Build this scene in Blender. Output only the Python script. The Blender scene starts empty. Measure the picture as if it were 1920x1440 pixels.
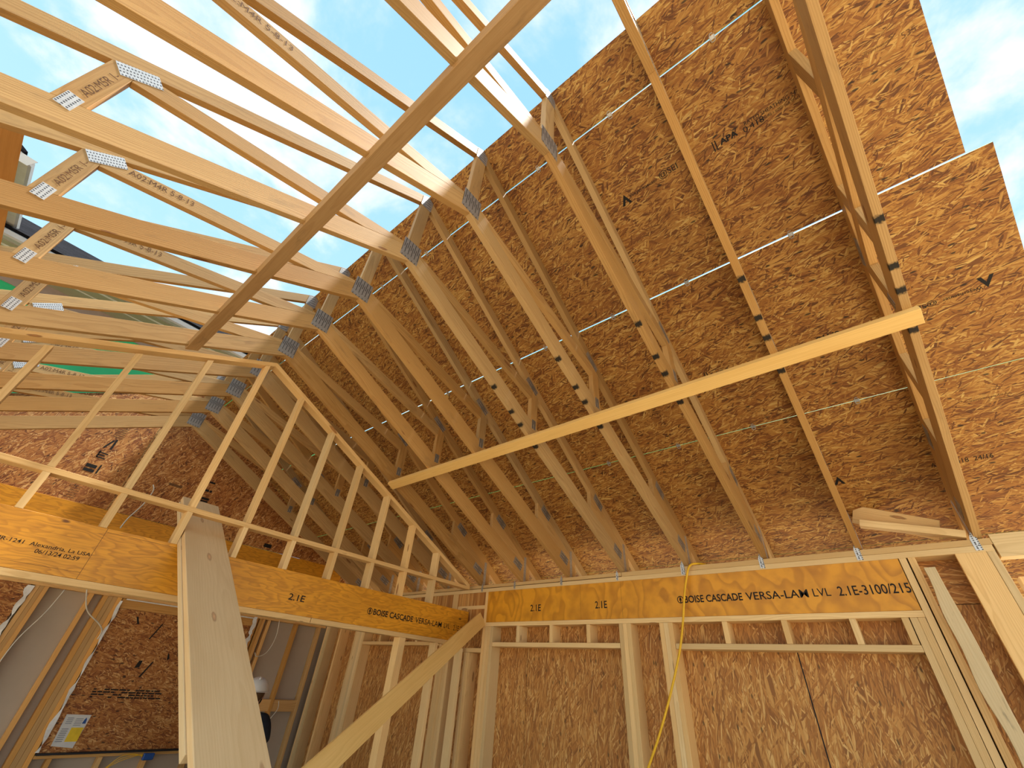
import bpy, bmesh, math, random
from mathutils import Vector, Matrix
random.seed(7)
scn = bpy.context.scene
COL = scn.collection
V = Vector
XA, YA, ZA = V((1, 0, 0)), V((0, 1, 0)), V((0, 0, 1))
FLOOR = -1.81          # everything is written relative to the lens height; lifted to floor = 0 at the end

# ------------------------------------------------------------------ node helpers
class NT:
    def __init__(s, name):
        s.m = bpy.data.materials.new(name); s.m.use_nodes = True
        s.t = s.m.node_tree; s.n = s.t.nodes; s.l = s.t.links
        s.b = s.n['Principled BSDF']
    def put(s, sock, v):
        if hasattr(v, 'links') or isinstance(v, bpy.types.NodeSocket): s.l.new(v, sock)
        else: sock.default_value = v
    def N(s, kind, ins=None, **props):
        nd = s.n.new(kind)
        for k, v in props.items(): setattr(nd, k, v)
        for k, v in (ins or {}).items(): s.put(nd.inputs[k], v)
        return nd
    def M(s, op, a, b=0.0, c=0.0, clamp=False):
        nd = s.N('ShaderNodeMath', {0: a, 1: b, 2: c}, operation=op); nd.use_clamp = clamp
        return nd.outputs[0]
    def MR(s, v, a, b, c=0.0, d=1.0, smooth=False):
        nd = s.N('ShaderNodeMapRange', {'Value': v, 'From Min': a, 'From Max': b, 'To Min': c, 'To Max': d})
        if smooth: nd.interpolation_type = 'SMOOTHSTEP'
        return nd.outputs[0]
    def mix(s, f, a, b, blend='MIX'):
        nd = s.N('ShaderNodeMix', data_type='RGBA', blend_type=blend)
        s.put(nd.inputs[0], f); s.put(nd.inputs[6], a); s.put(nd.inputs[7], b)
        return nd.outputs[2]
    def ramp(s, v, stops, interp='LINEAR'):
        nd = s.N('ShaderNodeValToRGB', {0: v}); r = nd.color_ramp; r.interpolation = interp
        while len(r.elements) < len(stops): r.elements.new(0.5)
        for e, (p, c) in zip(r.elements, stops): e.position = p; e.color = (*c, 1)
        return nd.outputs[0]
    def coords(s, spread=31.0):
        tc = s.N('ShaderNodeTexCoord').outputs['Object']
        rnd = s.N('ShaderNodeObjectInfo').outputs['Random']
        off = s.N('ShaderNodeCombineXYZ', {0: s.M('MULTIPLY', rnd, spread), 1: s.M('MULTIPLY', rnd, spread * 1.7), 2: s.M('MULTIPLY', rnd, spread * .6)}).outputs[0]
        return tc, rnd, off
    def vadd(s, a, b): return s.N('ShaderNodeVectorMath', {0: a, 1: b}, operation='ADD').outputs[0]
    def vmul(s, a, b): return s.N('ShaderNodeVectorMath', {0: a, 1: b}, operation='MULTIPLY').outputs[0]
    def noise(s, vec, scale, detail=2.0, rough=.5, dist=0.0):
        return s.N('ShaderNodeTexNoise', {'Vector': vec, 'Scale': scale, 'Detail': detail, 'Roughness': rough, 'Distortion': dist}).outputs['Fac']
    def bump(s, h, strength=.3, dist=.002):
        s.put(s.b.inputs['Normal'], s.N('ShaderNodeBump', {'Height': h, 'Strength': strength, 'Distance': dist}).outputs[0])
    def out(s, col, rough=.65, spec=.3, metal=0.0):
        s.put(s.b.inputs['Base Color'], col); s.put(s.b.inputs['Roughness'], rough)
        s.b.inputs['Specular IOR Level'].default_value = spec; s.put(s.b.inputs['Metallic'], metal)
        return s.m

def c4(c): return (c[0], c[1], c[2], 1)

def wood(name, light, dark, knot=(.16, .055, .018), var=.16, ring=.0065, ringamt=.5, marks=False, rough=.62, stain=0.0, knots=.55):
    s = NT(name)
    tc, rnd, off = s.coords()
    p = s.vadd(tc, off)
    pw = s.vmul(p, (1.1, 7.0, 7.0))
    warp = s.noise(pw, 1.0, 2.0)
    warp2 = s.noise(s.vmul(p, (3.5, 14.0, 14.0)), 1.0, 2.0)
    sx = s.N('ShaderNodeSeparateXYZ', {0: tc})
    oy = s.MR(rnd, 0, 1, -.085, .085)
    oz = s.MR(s.M('FRACT', s.M('MULTIPLY', rnd, 17.3)), 0, 1, .03, .12)
    yy = s.M('ADD', sx.outputs[1], oy); zz = s.M('ADD', sx.outputs[2], oz)
    r = s.M('SQRT', s.M('ADD', s.M('MULTIPLY', yy, yy), s.M('MULTIPLY', zz, zz)))
    r = s.M('ADD', r, s.M('MULTIPLY', warp, .055)); r = s.M('ADD', r, s.M('MULTIPLY', warp2, .008))
    fr = s.M('FRACT', s.M('DIVIDE', r, ring))
    late = s.M('MULTIPLY', s.MR(fr, .35, .93, 0, 1, True), s.MR(fr, .93, 1.0, 1, 0))
    fib = s.noise(s.vmul(p, (5.0, 240.0, 240.0)), 1.0, 2.0, .6)
    col = s.mix(s.M('MULTIPLY', late, ringamt), c4(light), c4(dark))
    col = s.mix(s.M('MULTIPLY', s.MR(fib, .4, .75), .35), col, c4(dark))
    big = s.noise(s.vmul(p, (1.6, 5.0, 5.0)), 1.0, 2.0)
    col = s.mix(s.MR(big, .42, .8, 0, .55), col, c4([light[0] * .8, light[1] * .72, light[2] * .62]))
    # knots
    vk = s.N('ShaderNodeTexVoronoi', {'Vector': s.vmul(p, (2.3, 9.0, 9.0)), 'Scale': 1.0}, voronoi_dimensions='3D')
    kd = s.M('ADD', vk.outputs['Distance'], s.M('MULTIPLY', s.noise(s.vmul(p, (40, 60, 60)), 1.0), .05))
    ks = s.N('ShaderNodeSeparateColor', {0: vk.outputs['Color']})
    gate = s.M('GREATER_THAN', ks.outputs[0], knots)
    sz = s.MR(ks.outputs[1], 0, 1, .07, .17)
    kk = s.M('MULTIPLY', s.MR(s.M('DIVIDE', kd, sz), .75, 1.15, 1, 0, True), gate)
    kc = s.mix(s.MR(s.M('DIVIDE', kd, sz), .2, .9), c4([k * 1.9 for k in knot]), c4(knot))
    col = s.mix(s.M('MULTIPLY', kk, .8), col, kc)
    if stain:
        st = s.noise(s.vmul(p, (3.0, 14.0, 14.0)), 1.0, 4.0, .7)
        col = s.mix(s.MR(st, .58, .72, 0, stain), col, (.045, .035, .03, 1))
    # per board tone
    v1 = s.M('FRACT', s.M('MULTIPLY', rnd, 7.77))
    hsv = s.N('ShaderNodeHueSaturation', {'Hue': s.MR(v1, 0, 1, .497, .507), 'Saturation': s.MR(v1, 0, 1, 1.08, .92),
              'Value': s.MR(s.M('FRACT', s.M('MULTIPLY', rnd, 53.1)), 0, 1, 1 - var, 1 + var), 'Color': col})
    col = hsv.outputs[0]
    if marks:
        for c0 in (1.02, 1.25, 1.375, 1.59):
            d = s.M('ABSOLUTE', s.M('SUBTRACT', sx.outputs[0], c0 * 1.109))
            d = s.M('ADD', d, s.M('MULTIPLY', s.M('SUBTRACT', s.noise(tc, 70, 2.0), .5), .03))
            low = s.MR(sx.outputs[1], .008, .034, 1, 0)
            col = s.mix(s.M('MULTIPLY', s.MR(d, .010, .028, .97, 0, True), low), col, (.008, .008, .008, 1))
    s.bump(s.M('ADD', fib, s.M('MULTIPLY', late, .4)), .25, .0012)
    return s.out(col, rough, .3)

def osb(name, tint=(1, 1, 1), L=.12, W=.023, bias=0.0, soft=0.0, mean=(.46, .22, .06), spread=1.0, wobble=1.0):
    s = NT(name)
    tc, rnd, off = s.coords()
    p = s.vadd(tc, off)
    sp = s.N('ShaderNodeSeparateXYZ', {0: p})
    base2 = s.N('ShaderNodeCombineXYZ', {0: sp.outputs[0], 1: sp.outputs[1], 2: s.M('MULTIPLY', sp.outputs[2], .2)}).outputs[0]
    wob = s.N('ShaderNodeTexNoise', {'Vector': base2, 'Scale': 9.0, 'Detail': 2.0}).outputs['Color']
    wob = s.vmul(s.vadd(wob, (-.5, -.5, -.5)), (.05 * wobble, .03 * wobble, 0))
    q = s.vadd(base2, wob)
    col = None; hgt = None
    layers = [(0.12, 1, 1, 0), (-.38, 1.15, .8, .52), (.55, .8, .8, .60), (-.05, 1.3, 1.25, .60), (-.95, .7, .6, .74), (.25, .9, .45, .6), (1.25, .5, .5, .86), (-.18, .45, .3, .78), (.62, .4, .3, .86)]
    for i, (a, fl, fw, th) in enumerate(layers):
        rot = s.N('ShaderNodeMapping', {'Vector': q, 'Rotation': (0, 0, a * spread), 'Location': (i * 3.7, i * 1.3, 0)}).outputs[0]
        sc = s.vmul(rot, (1 / (L * fl), 1 / (W * fw), 0))
        v = s.N('ShaderNodeTexVoronoi', {'Vector': sc, 'Scale': 1.0}, voronoi_dimensions='2D')
        cs = s.N('ShaderNodeSeparateColor', {0: v.outputs['Color']})
        tone = s.ramp(s.M('ADD', cs.outputs[0], bias), [(0, (.14, .042, .012)), (.14, (.27, .085, .022)), (.40, (.42, .155, .036)), (.66, (.55, .235, .062)), (.88, (.66, .33, .10)), (1, (.80, .48, .19))])
        tone = s.mix(s.MR(v.outputs['Distance'], .40, .85, 0, .55), tone, (.13, .045, .014, 1))
        fibre = s.noise(s.vmul(rot, (14, 420, 1)), 1.0, 1.0)
        tone = s.mix(s.MR(fibre, .35, .7, 0, .28), tone, (.12, .045, .015, 1))
        if col is None: col = tone; hgt = cs.outputs[2]
        else:
            m = s.M('MULTIPLY', s.M('GREATER_THAN', cs.outputs[1], th), s.MR(v.outputs['Distance'], .62, .7, 1, 0))
            col = s.mix(m, col, tone)
            hgt = s.M('ADD', s.M('MULTIPLY', hgt, s.M('SUBTRACT', 1.0, m)), s.M('MULTIPLY', m, cs.outputs[2]))
    blot = s.noise(base2, 2.6, 3.0)
    col = s.mix(s.MR(blot, .4, .75, 0, .45), col, s.mix(1.0, col, (.72, .55, .42, 1), 'MULTIPLY'))
    dk = s.N('ShaderNodeTexVoronoi', {'Vector': s.vmul(q, (11, 30, 0)), 'Scale': 1.0}, voronoi_dimensions='2D')
    dks = s.N('ShaderNodeSeparateColor', {0: dk.outputs['Color']})
    col = s.mix(s.M('MULTIPLY', s.MR(dk.outputs['Distance'], .12, .22, .85, 0), s.M('GREATER_THAN', dks.outputs[0], .93)), col, (.018, .010, .007, 1))
    if soft: col = s.mix(soft, col, c4(mean))
    col = s.mix(1.0, col, c4(tint), 'MULTIPLY')
    s.bump(hgt, .5, .0022)
    return s.out(col, .6, .35)

def lvl(name):
    s = NT(name)
    tc, rnd, off = s.coords()
    p = s.vadd(tc, off)
    w = s.noise(s.vmul(p, (1.5, 6.0, 1.0)), 1.0, 3.0, .55)
    rr = s.M('FRACT', s.M('MULTIPLY', w, 15.0))
    late = s.M('MULTIPLY', s.MR(rr, .3, .9, 0, 1, True), s.MR(rr, .9, 1, 1, 0))
    fib = s.noise(s.vmul(p, (9, 160, 9)), 1.0, 3.0)
    col = s.mix(s.M('MULTIPLY', late, .5), (.78, .345, .020, 1), (.42, .15, .008, 1))
    col = s.mix(s.MR(fib, .45, .8, 0, .45), col, (.30, .10, .01, 1))
    col = s.mix(s.MR(s.noise(p, 2.3, 3.0), .5, .8, 0, .55), col, (.46, .19, .014, 1))
    k = s.N('ShaderNodeTexVoronoi', {'Vector': s.vmul(p, (4.0, 9.0, 1.0)), 'Scale': 1.0})
    ks = s.N('ShaderNodeSeparateColor', {0: k.outputs['Color']})
    col = s.mix(s.M('MULTIPLY', s.MR(k.outputs['Distance'], .05, .11, .85, 0), s.M('GREATER_THAN', ks.outputs[0], .7)), col, (.10, .03, .006, 1))
    s.bump(fib, .15, .001)
    return s.out(col, .42, .45)

def flat(name, c, rough=.6, metal=0.0, nz=.12, scale=12.0, spec=.3):
    s = NT(name); tc, rnd, off = s.coords()
    n = s.noise(s.vadd(tc, off), scale, 4.0, .6)
    col = s.mix(s.MR(n, .3, .7), c4([x * (1 - nz) for x in c]), c4([min(1, x * (1 + nz)) for x in c]))
    return s.out(col, rough, spec, metal)

def truss_plate_mat(name, c, slot=(.010, .0065), dark=(.10, .10, .11), rough=.45, metal=.55):
    s = NT(name); tc, rnd, off = s.coords()
    sx = s.N('ShaderNodeSeparateXYZ', {0: tc})
    u = s.M('DIVIDE', sx.outputs[0], slot[0] * 2.0); v = s.M('DIVIDE', sx.outputs[1], slot[1] * 1.9)
    row = s.M('FLOOR', v)
    u = s.M('ADD', u, s.M('MULTIPLY', s.M('FRACT', s.M('MULTIPLY', row, .5)), 0.6))
    m = s.M('MULTIPLY', s.M('LESS_THAN', s.M('FRACT', u), .55), s.M('LESS_THAN', s.M('FRACT', v), .42))
    n = s.noise(s.vadd(tc, off), 60, 3.0)
    col = s.mix(s.MR(n, .3, .7), c4([x * .8 for x in c]), c4(c))
    col = s.mix(m, col, c4(dark))
    s.bump(m, .4, .001)
    return s.out(col, rough, .5, metal)

def shingle(name):
    s = NT(name); tc, rnd, off = s.coords()
    b = s.N('ShaderNodeTexBrick', {'Vector': tc, 'Color1': (.006, .006, .008, 1), 'Color2': (.014, .014, .018, 1), 'Mortar': (.004, .004, .005, 1), 'Scale': 3.2, 'Mortar Size': .012, 'Brick Width': .9, 'Row Height': .32})
    n = s.noise(tc, 160, 2.0)
    col = s.mix(s.MR(n, .6, .78, 0, .6), b.outputs[0], (.07, .07, .085, 1))
    return s.out(col, .95, .05)

M = {}
M['chord'] = wood('pine_truss_lumber', (.53, .32, .125), (.31, .15, .045), ring=.0085, ringamt=.38, stain=.25, knots=.72)
M['chord_marked'] = wood('pine_truss_lumber_with_black_marks', (.53, .32, .125), (.31, .15, .045), ring=.0085, ringamt=.38, marks=True, stain=.2, knots=.75)
M['stud'] = wood('pale_spruce_stud', (.82, .565, .27), (.60, .36, .14), ring=.007, ringamt=.42, knots=.45, knot=(.22, .09, .03))
M['plank'] = wood('pale_plank', (.76, .555, .31), (.64, .43, .215), ring=.010, ringamt=.30, knots=.38, knot=(.40, .22, .11), var=.05)
M['brace_dark'] = wood('weathered_brace_lumber', (.50, .32, .155), (.34, .19, .075), ring=.010, ringamt=.3, knots=.6, var=.05, stain=.35)
M['plywood'] = wood('orange_plywood', (.66, .34, .11), (.50, .23, .06), ring=.02, ringamt=.25, knots=.9, var=.03)
M['brace'] = wood('yellow_brace_lumber', (.84, .58, .24), (.66, .41, .14), ring=.010, ringamt=.3, knots=.6, var=.08)
M['oldstud'] = wood('aged_orange_stud', (.76, .43, .15), (.50, .23, .06), ring=.007, ringamt=.5, knots=.5, var=.25)
M['grey_stud'] = wood('wane_edged_board', (.70, .53, .30), (.50, .33, .15), ring=.012, stain=.75, ringamt=.2)
M['osb_roof'] = osb('osb_roof_deck', (.91, 1.05, .88), L=.12, W=.019, bias=-.04, spread=.85, wobble=.7)
M['osb_wall'] = osb('osb_wall_sheathing', (1.12, 1.15, 1.05), L=.17, W=.020, bias=.05, soft=.20, mean=(.50, .265, .085), spread=.62, wobble=.35)
M['osb_gable'] = osb('osb_gable_sheathing', (1.05, 1.05, 1.05), bias=.02)
M['osb_patch'] = osb('osb_window_cover', (.95, .95, .92), L=.08, W=.022, bias=.02)
M['edge_green'] = flat('green_panel_edge', (.10, .42, .12), .6)
M['lvl'] = lvl('laminated_veneer_header')
M['plate'] = truss_plate_mat('galvanised_truss_plate', (.40, .385, .365), slot=(.09, .0075), dark=(.09, .085, .08))
M['plate_b'] = truss_plate_mat('bright_truss_plate', (.72, .74, .76), slot=(.006, .009), metal=.3)
M['galv'] = flat('galvanised_steel', (.50, .52, .54), .35, .7, .25, 60)
M['ink'] = flat('black_ink', (.012, .010, .009), .7, 0, .3)
M['ink_soft'] = flat('faded_ink', (.15, .07, .028), .75, 0, .3)
M['grey_board'] = flat('grey_wallboard', (.46, .385, .30), .85, 0, .04, 3)
M['concrete'] = flat('concrete_slab', (.27, .225, .165), .85, 0, .10, 3)
M['ground'] = flat('sandy_ground', (.55, .45, .32), .95, 0, .15, 1.5)
M['green'] = flat('green_sheathing', (.02, .33, .13), .55, 0, .12, 2)
M['olive'] = flat('olive_soffit', (.22, .21, .15), .7, 0, .05)
M['trim'] = flat('pale_trim', (.42, .42, .40), .6, 0, .05)
M['taupe'] = flat('taupe_siding', (.24, .19, .17), .75, 0, .06)
M['gutter'] = flat('aluminium_gutter', (.27, .27, .265), .5, 0, .06)
M['shingle'] = shingle('dark_shingles')
M['white'] = flat('white_plastic', (.72, .70, .66), .5, 0, .1, 30)
M['wire'] = flat('white_cable', (.66, .62, .52), .5)
M['hose'] = flat('yellow_hose', (.80, .46, .02), .4)
M['black'] = flat('black_rubber', (.012, .012, .015), .5)
M['blue'] = flat('blue_plastic', (.02, .08, .30), .4)
M['paper'] = flat('notice_paper', (.62, .62, .60), .6, 0, .05, 20)
M['yellow'] = flat('yellow_print', (.80, .55, .03), .6)
M['greyprint'] = flat('grey_print', (.25, .27, .30), .6)
M['shirt'] = flat('dark_navy_shirt', (.012, .014, .022), .85, 0, .25, 25)
M['skin'] = flat('skin', (.46, .22, .14), .55, 0, .06, 30)
M['jeans'] = flat('denim', (.05, .08, .15), .85, 0, .2, 40)
M['hat'] = flat('white_hard_hat', (.60, .58, .54), .35, 0, .04)
M['wrap'] = flat('dark_joint_backing', (.05, .06, .07), .7)  # near-black backing added behind the sheathing joints to keep outside light out
M['boot'] = flat('boot_leather', (.10, .05, .02), .7)

# ------------------------------------------------------------------ geometry helpers
def frame(o, x, y, z):
    return Matrix(((x[0], y[0], z[0], o[0]), (x[1], y[1], z[1], o[1]), (x[2], y[2], z[2], o[2]), (0, 0, 0, 1)))

def put(name, bm, mats, M4, parent=None):
    me = bpy.data.meshes.new(name); bm.to_mesh(me); bm.free()
    for m in (mats if isinstance(mats, (list, tuple)) else [mats]): me.materials.append(m)
    o = bpy.data.objects.new(name, me); COL.objects.link(o)
    if parent:
        o.parent = parent; o.matrix_local = parent.matrix_basis.inverted() @ M4 if parent.parent is None else (parent.parent.matrix_basis @ parent.matrix_basis).inverted() @ M4
    else: o.matrix_basis = M4
    return o

def tag(o, label=None, cat=None, group=None, kind=None):
    if label: o['label'] = label
    if cat: o['category'] = cat
    if group: o['group'] = group
    if kind: o['kind'] = kind
    return o

def thing(name, loc, label, cat, group=None):
    o = bpy.data.objects.new(name, None); COL.objects.link(o); o.empty_display_size = .1
    o.matrix_basis = Matrix.Translation(V(loc)); return tag(o, label, cat, group)

def soften(bm, off):
    if off: bmesh.ops.bevel(bm, geom=list(bm.edges), offset=off, segments=1, affect='EDGES', profile=.5)

def bar(name, c, ax, ay, L, W, H, mat, parent=None, bev=.0015):
    ax = V(ax).normalized(); ay = V(ay); ay = (ay - ax * ay.dot(ax)).normalized(); az = ax.cross(ay)
    bm = bmesh.new(); bmesh.ops.create_cube(bm, size=1)
    bmesh.ops.scale(bm, vec=(L, W, H), verts=bm.verts); soften(bm, bev)
    return put(name, bm, mat, frame(V(c), ax, ay, az), parent)

def box(name, x0, x1, y0, y1, z0, z1, mat, axis='z', parent=None, bev=.0015):
    c = ((x0 + x1) / 2, (y0 + y1) / 2, (z0 + z1) / 2); d = (abs(x1 - x0), abs(y1 - y0), abs(z1 - z0))
    if axis == 'x': return bar(name, c, XA, YA, d[0], d[1], d[2], mat, parent, bev)
    if axis == 'y': return bar(name, c, YA, ZA, d[1], d[2], d[0], mat, parent, bev)
    return bar(name, c, ZA, XA, d[2], d[0], d[1], mat, parent, bev)

def beam(name, A, B, W, H, wdir, mat, parent=None):
    A, B = V(A), V(B)
    return bar(name, (A + B) / 2, B - A, wdir, (B - A).length, W, H, mat, parent)

def prism(name, pts, n, t, xdir, mat, parent=None, bev=.0012, edge=None):
    pts = [V(p) for p in pts]; n = V(n).normalized(); x = V(xdir); x = (x - n * x.dot(n)).normalized(); y = n.cross(x)
    bm = bmesh.new(); o = pts[0]
    loc = [((p - o).dot(x), (p - o).dot(y)) for p in pts]
    lo = [bm.verts.new((a, b, 0)) for a, b in loc]; hi = [bm.verts.new((a, b, t)) for a, b in loc]
    bm.faces.new(lo[::-1]); bm.faces.new(hi)
    k = len(pts)
    for i in range(k):
        f = bm.faces.new((lo[i], lo[(i + 1) % k], hi[(i + 1) % k], hi[i]))
        if edge is not None: f.material_index = 1
    bmesh.ops.recalc_face_normals(bm, faces=bm.faces)
    soften(bm, bev)
    return put(name, bm, [mat, edge] if edge is not None else mat, frame(o, x, y, n), parent)

def tube(name, pts, r, mat, parent=None, res=8):
    """smooth round cable through the points, as a mesh"""
    pts = [V(p) for p in pts]
    P = []
    for i in range(len(pts) - 1):
        p0 = pts[max(i - 1, 0)]; p1 = pts[i]; p2 = pts[i + 1]; p3 = pts[min(i + 2, len(pts) - 1)]
        for j in range(6):
            t = j / 6
            P.append(.5 * ((2 * p1) + (p2 - p0) * t + (2 * p0 - 5 * p1 + 4 * p2 - p3) * t * t + (3 * p1 - p0 - 3 * p2 + p3) * t ** 3))
    P.append(pts[-1])
    bm = bmesh.new(); rings = []; o = P[0].copy()
    up = V((.31, .22, .93))
    for i, p in enumerate(P):
        d = (P[min(i + 1, len(P) - 1)] - P[max(i - 1, 0)]).normalized()
        a = d.cross(up).normalized(); b = d.cross(a)
        rings.append([bm.verts.new(p - o + (a * math.cos(2 * math.pi * k / res) + b * math.sin(2 * math.pi * k / res)) * r) for k in range(res)])
    for A, B in zip(rings, rings[1:]):
        for k in range(res):
            f = bm.faces.new((A[k], A[(k + 1) % res], B[(k + 1) % res], B[k])); f.smooth = True
    bm.faces.new(rings[0][::-1]); bm.faces.new(rings[-1])
    bmesh.ops.recalc_face_normals(bm, faces=bm.faces)
    return put(name, bm, mat, Matrix.Translation(o), parent)

def text(name, s, o, ux, uy, h, width, parent, mat='ink', bold=0.0, lift=.0012, kind='LEFT'):
    cu = bpy.data.curves.new(name, 'FONT'); cu.body = s; cu.size = 1; cu.offset = bold; cu.resolution_u = 3
    tmp = bpy.data.objects.new(name, cu); COL.objects.link(tmp)
    dg = bpy.context.evaluated_depsgraph_get(); me = bpy.data.meshes.new_from_object(tmp.evaluated_get(dg))
    bpy.data.objects.remove(tmp); bpy.data.curves.remove(cu)
    xs = [v.co.x for v in me.vertices]; ys = [v.co.y for v in me.vertices]
    sx = width / (max(xs) - min(xs)); sy = h / (max(ys) - min(ys)); mx = min(xs); my = min(ys)
    for v in me.vertices: v.co = V(((v.co.x - mx) * sx, (v.co.y - my) * sy, 0))
    me.materials.clear(); me.materials.append(M[mat])
    ux = V(ux).normalized(); uy = V(uy); uy = (uy - ux * uy.dot(ux)).normalized(); n = ux.cross(uy)
    o2 = bpy.data.objects.new(name, me); COL.objects.link(o2)
    o2.parent = parent; o2.matrix_local = parent.matrix_basis.inverted() @ frame(V(o) + n * lift, ux, uy, n)
    return o2

def marks(name, quads, o, ux, uy, parent, mat='ink', lift=.0012):
    """dark printed or sprayed strokes lying on a face: list of polygons in (u, v)"""
    bm = bmesh.new()
    for q in quads: bm.faces.new([bm.verts.new((a, b, 0)) for a, b in q])
    ux = V(ux).normalized(); uy = V(uy).normalized(); n = ux.cross(uy)
    return put(name, bm, M[mat], frame(V(o) + n * lift, ux, uy, n), parent)

def rect(u, v, w, h, sk=0.0): return [(u, v), (u + w, v), (u + w + sk, v + h), (u + sk, v + h)]

def ncopy(root, loc=None):
    r = root.copy(); COL.objects.link(r)
    if loc is not None: r.location = loc
    for ch in root.children:
        c = ch.copy(); COL.objects.link(c); c.parent = r; c.matrix_local = ch.matrix_local.copy()
    return r

ORD = ['first', 'second', 'third', 'fourth', 'fifth', 'sixth', 'seventh', 'eighth', 'ninth', 'tenth', 'eleventh', 'twelfth', 'thirteenth']

# ------------------------------------------------------------------ measurements
S, T, YC = .6096, .0381, .865
XG = -.0631                                   # left face of the truss over the camera
def bc(r): return 2.387 - (.48 if r >= 0 else .5225) * abs(r)        # underside of bottom chord
def bt(r): return bc(r) + .1555
def tc(r): return 3.222 - .6464 * abs(r)      # top of top chord
def tb(r): return tc(r) - .106
def tx(k): return XG - k * S
YW = 3.867                                    # inner face of the front wall

# ------------------------------------------------------------------ roof trusses
def truss(k):
    x0 = tx(k)
    root = thing('scissor_truss', (x0, YC, .935), 'x', 'roof truss', 'scissor roof trusses at two-foot spacing')
    def poly(nm, pts, sg, xd, mat):
        P = [V((x0, YC + sg * r, z)) for r, z in pts]
        return prism(nm, P, (1, 0, 0), T, (0, sg * xd[0], xd[1]), mat, root)
    for sg in (1, -1):
        m = .48 if sg > 0 else .5225; h0 = 3.025 if sg > 0 else 2.79; h1 = 3.14 if sg > 0 else 2.93
        B = lambda r: bc(sg * r); BT = lambda r: bt(sg * r)
        o = poly('bottom_chord', [(0, B(0)), (0, BT(0)), (h1, BT(h1)), (h1, .9355), (h0, .9355)], sg, (1, -m), M['chord'])
        if sg == 1: root['right_chord'] = 1; o['right'] = 1
        poly('top_chord', [(0, tb(0)), (0, tc(0)), (3.85, tc(3.85)), (3.85, tb(3.85))], sg, (1, -.6464), M['chord'])
        poly('diagonal_web', [(.0445, BT(.0445)), (.0445, 2.540), (1.49, 2.1505), (1.49, 2.0585), (.36, 2.369 if sg > 0 else 2.356)], sg, (1, -.25), M['chord'])
        poly('vertical_web', [(1.491, BT(1.491)), (1.491, tb(1.491)), (1.58, tb(1.58)), (1.58, BT(1.58))], sg, (0, 1), M['chord'])
        poly('heel_wedge', [(2.45, BT(2.45)), (2.45, tb(2.45)), (h1, max(tb(h1), BT(h1) + .01)), (h1, BT(h1))], sg, (1, -m), M['chord'])
    if k == -1:
        up_ = lambda r: 2.540 - .2694 * (r - .0445)
        dn_ = lambda r: 2.369 - .2748 * (r - .36)
        for r in (.50, 1.13):
            poly('gable_web', [(r, up_(r) + .001), (r, tb(r)), (r + .089, tb(r + .089)), (r + .089, up_(r + .089) + .001)], 1, (0, 1), M['chord'])
        poly('gable_web', [(1.13, bt(1.13)), (1.13, dn_(1.13) - .001), (1.219, dn_(1.219) - .001), (1.219, bt(1.219))], 1, (0, 1), M['chord'])
        poly('gable_web', [(2.05, bt(2.05)), (2.05, tb(2.05)), (2.139, tb(2.139)), (2.139, bt(2.139))], 1, (0, 1), M['chord'])
    P = [V((x0, YC + r, z)) for r, z in [(-.0445, bt(.0445)), (0, bt(0)), (.0445, bt(.0445)), (.0445, tb(.0445)), (0, tb(0)), (-.0445, tb(.0445))]]
    prism('king_post', P, (1, 0, 0), T, (0, 0, 1), M['chord'], root)
    for side in ((1,) if k >= 0 else (-1,)):
        xf = x0 + T + .0008 if side > 0 else x0 - .0008
        def pl(y, z, w, h, ang, mat, nm='truss_plate'):
            a = math.radians(ang)
            return bar(nm, (xf, YC + y, z), (0, math.cos(a), math.sin(a)), (0, -math.sin(a), math.cos(a)), w, h, .0016, mat, root, 0)
        pl(0, 2.495, .19, .15, 90, M['plate'])
        prism('truss_plate', [V((xf, YC + a, z)) for a, z in ((-.05, 3.065), (.05, 3.065), (.05, 3.188), (0, 3.22), (-.05, 3.188))], (side, 0, 0), .0014, (0, 1, .25), M['plate'], root, 0)
        for sg in (1, -1):
            pl(sg * 1.49, 2.125 if sg < 0 else 2.185, .155 if sg < 0 else .175, .072 if sg < 0 else .06, 40 if sg < 0 else -32, M['plate_b'] if sg < 0 else M['plate'])
            pl(sg * 1.535, 1.742 if sg < 0 else 1.805, .088, .052, 90, M['plate_b'] if sg < 0 else M['plate'])
            pl(sg * 2.59, 1.47, .16, .075, -sg * 33, M['plate'])
            pl(sg * 2.925, 1.105, .15, .075, -sg * 26, M['plate'])
        box('hurricane_strap', xf - .0008, xf + .0012, YC + 3.035, YC + 3.075, .94, 1.2, M['galv'], parent=root, bev=0)
    if k >= 1:
        xf = x0 + T
        text('web_stamp', 'A02:M5R 1-', (xf, YC - 1.515, 1.815), ZA, -YA, .032, .22, root, 'ink_soft')
        text('web_stamp', 'A02:M4R 5-8-13', (xf, YC - 1.395, 2.125), (0, 1, .25), ZA, .036, .30, root, 'ink_soft')
        text('chord_stamp', 'A02:B1L 7-2-1', (xf, YC + 2.68, 1.125), (0, 1, -.48), ZA, .03, .20, root, 'ink_soft')
    return root

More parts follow.
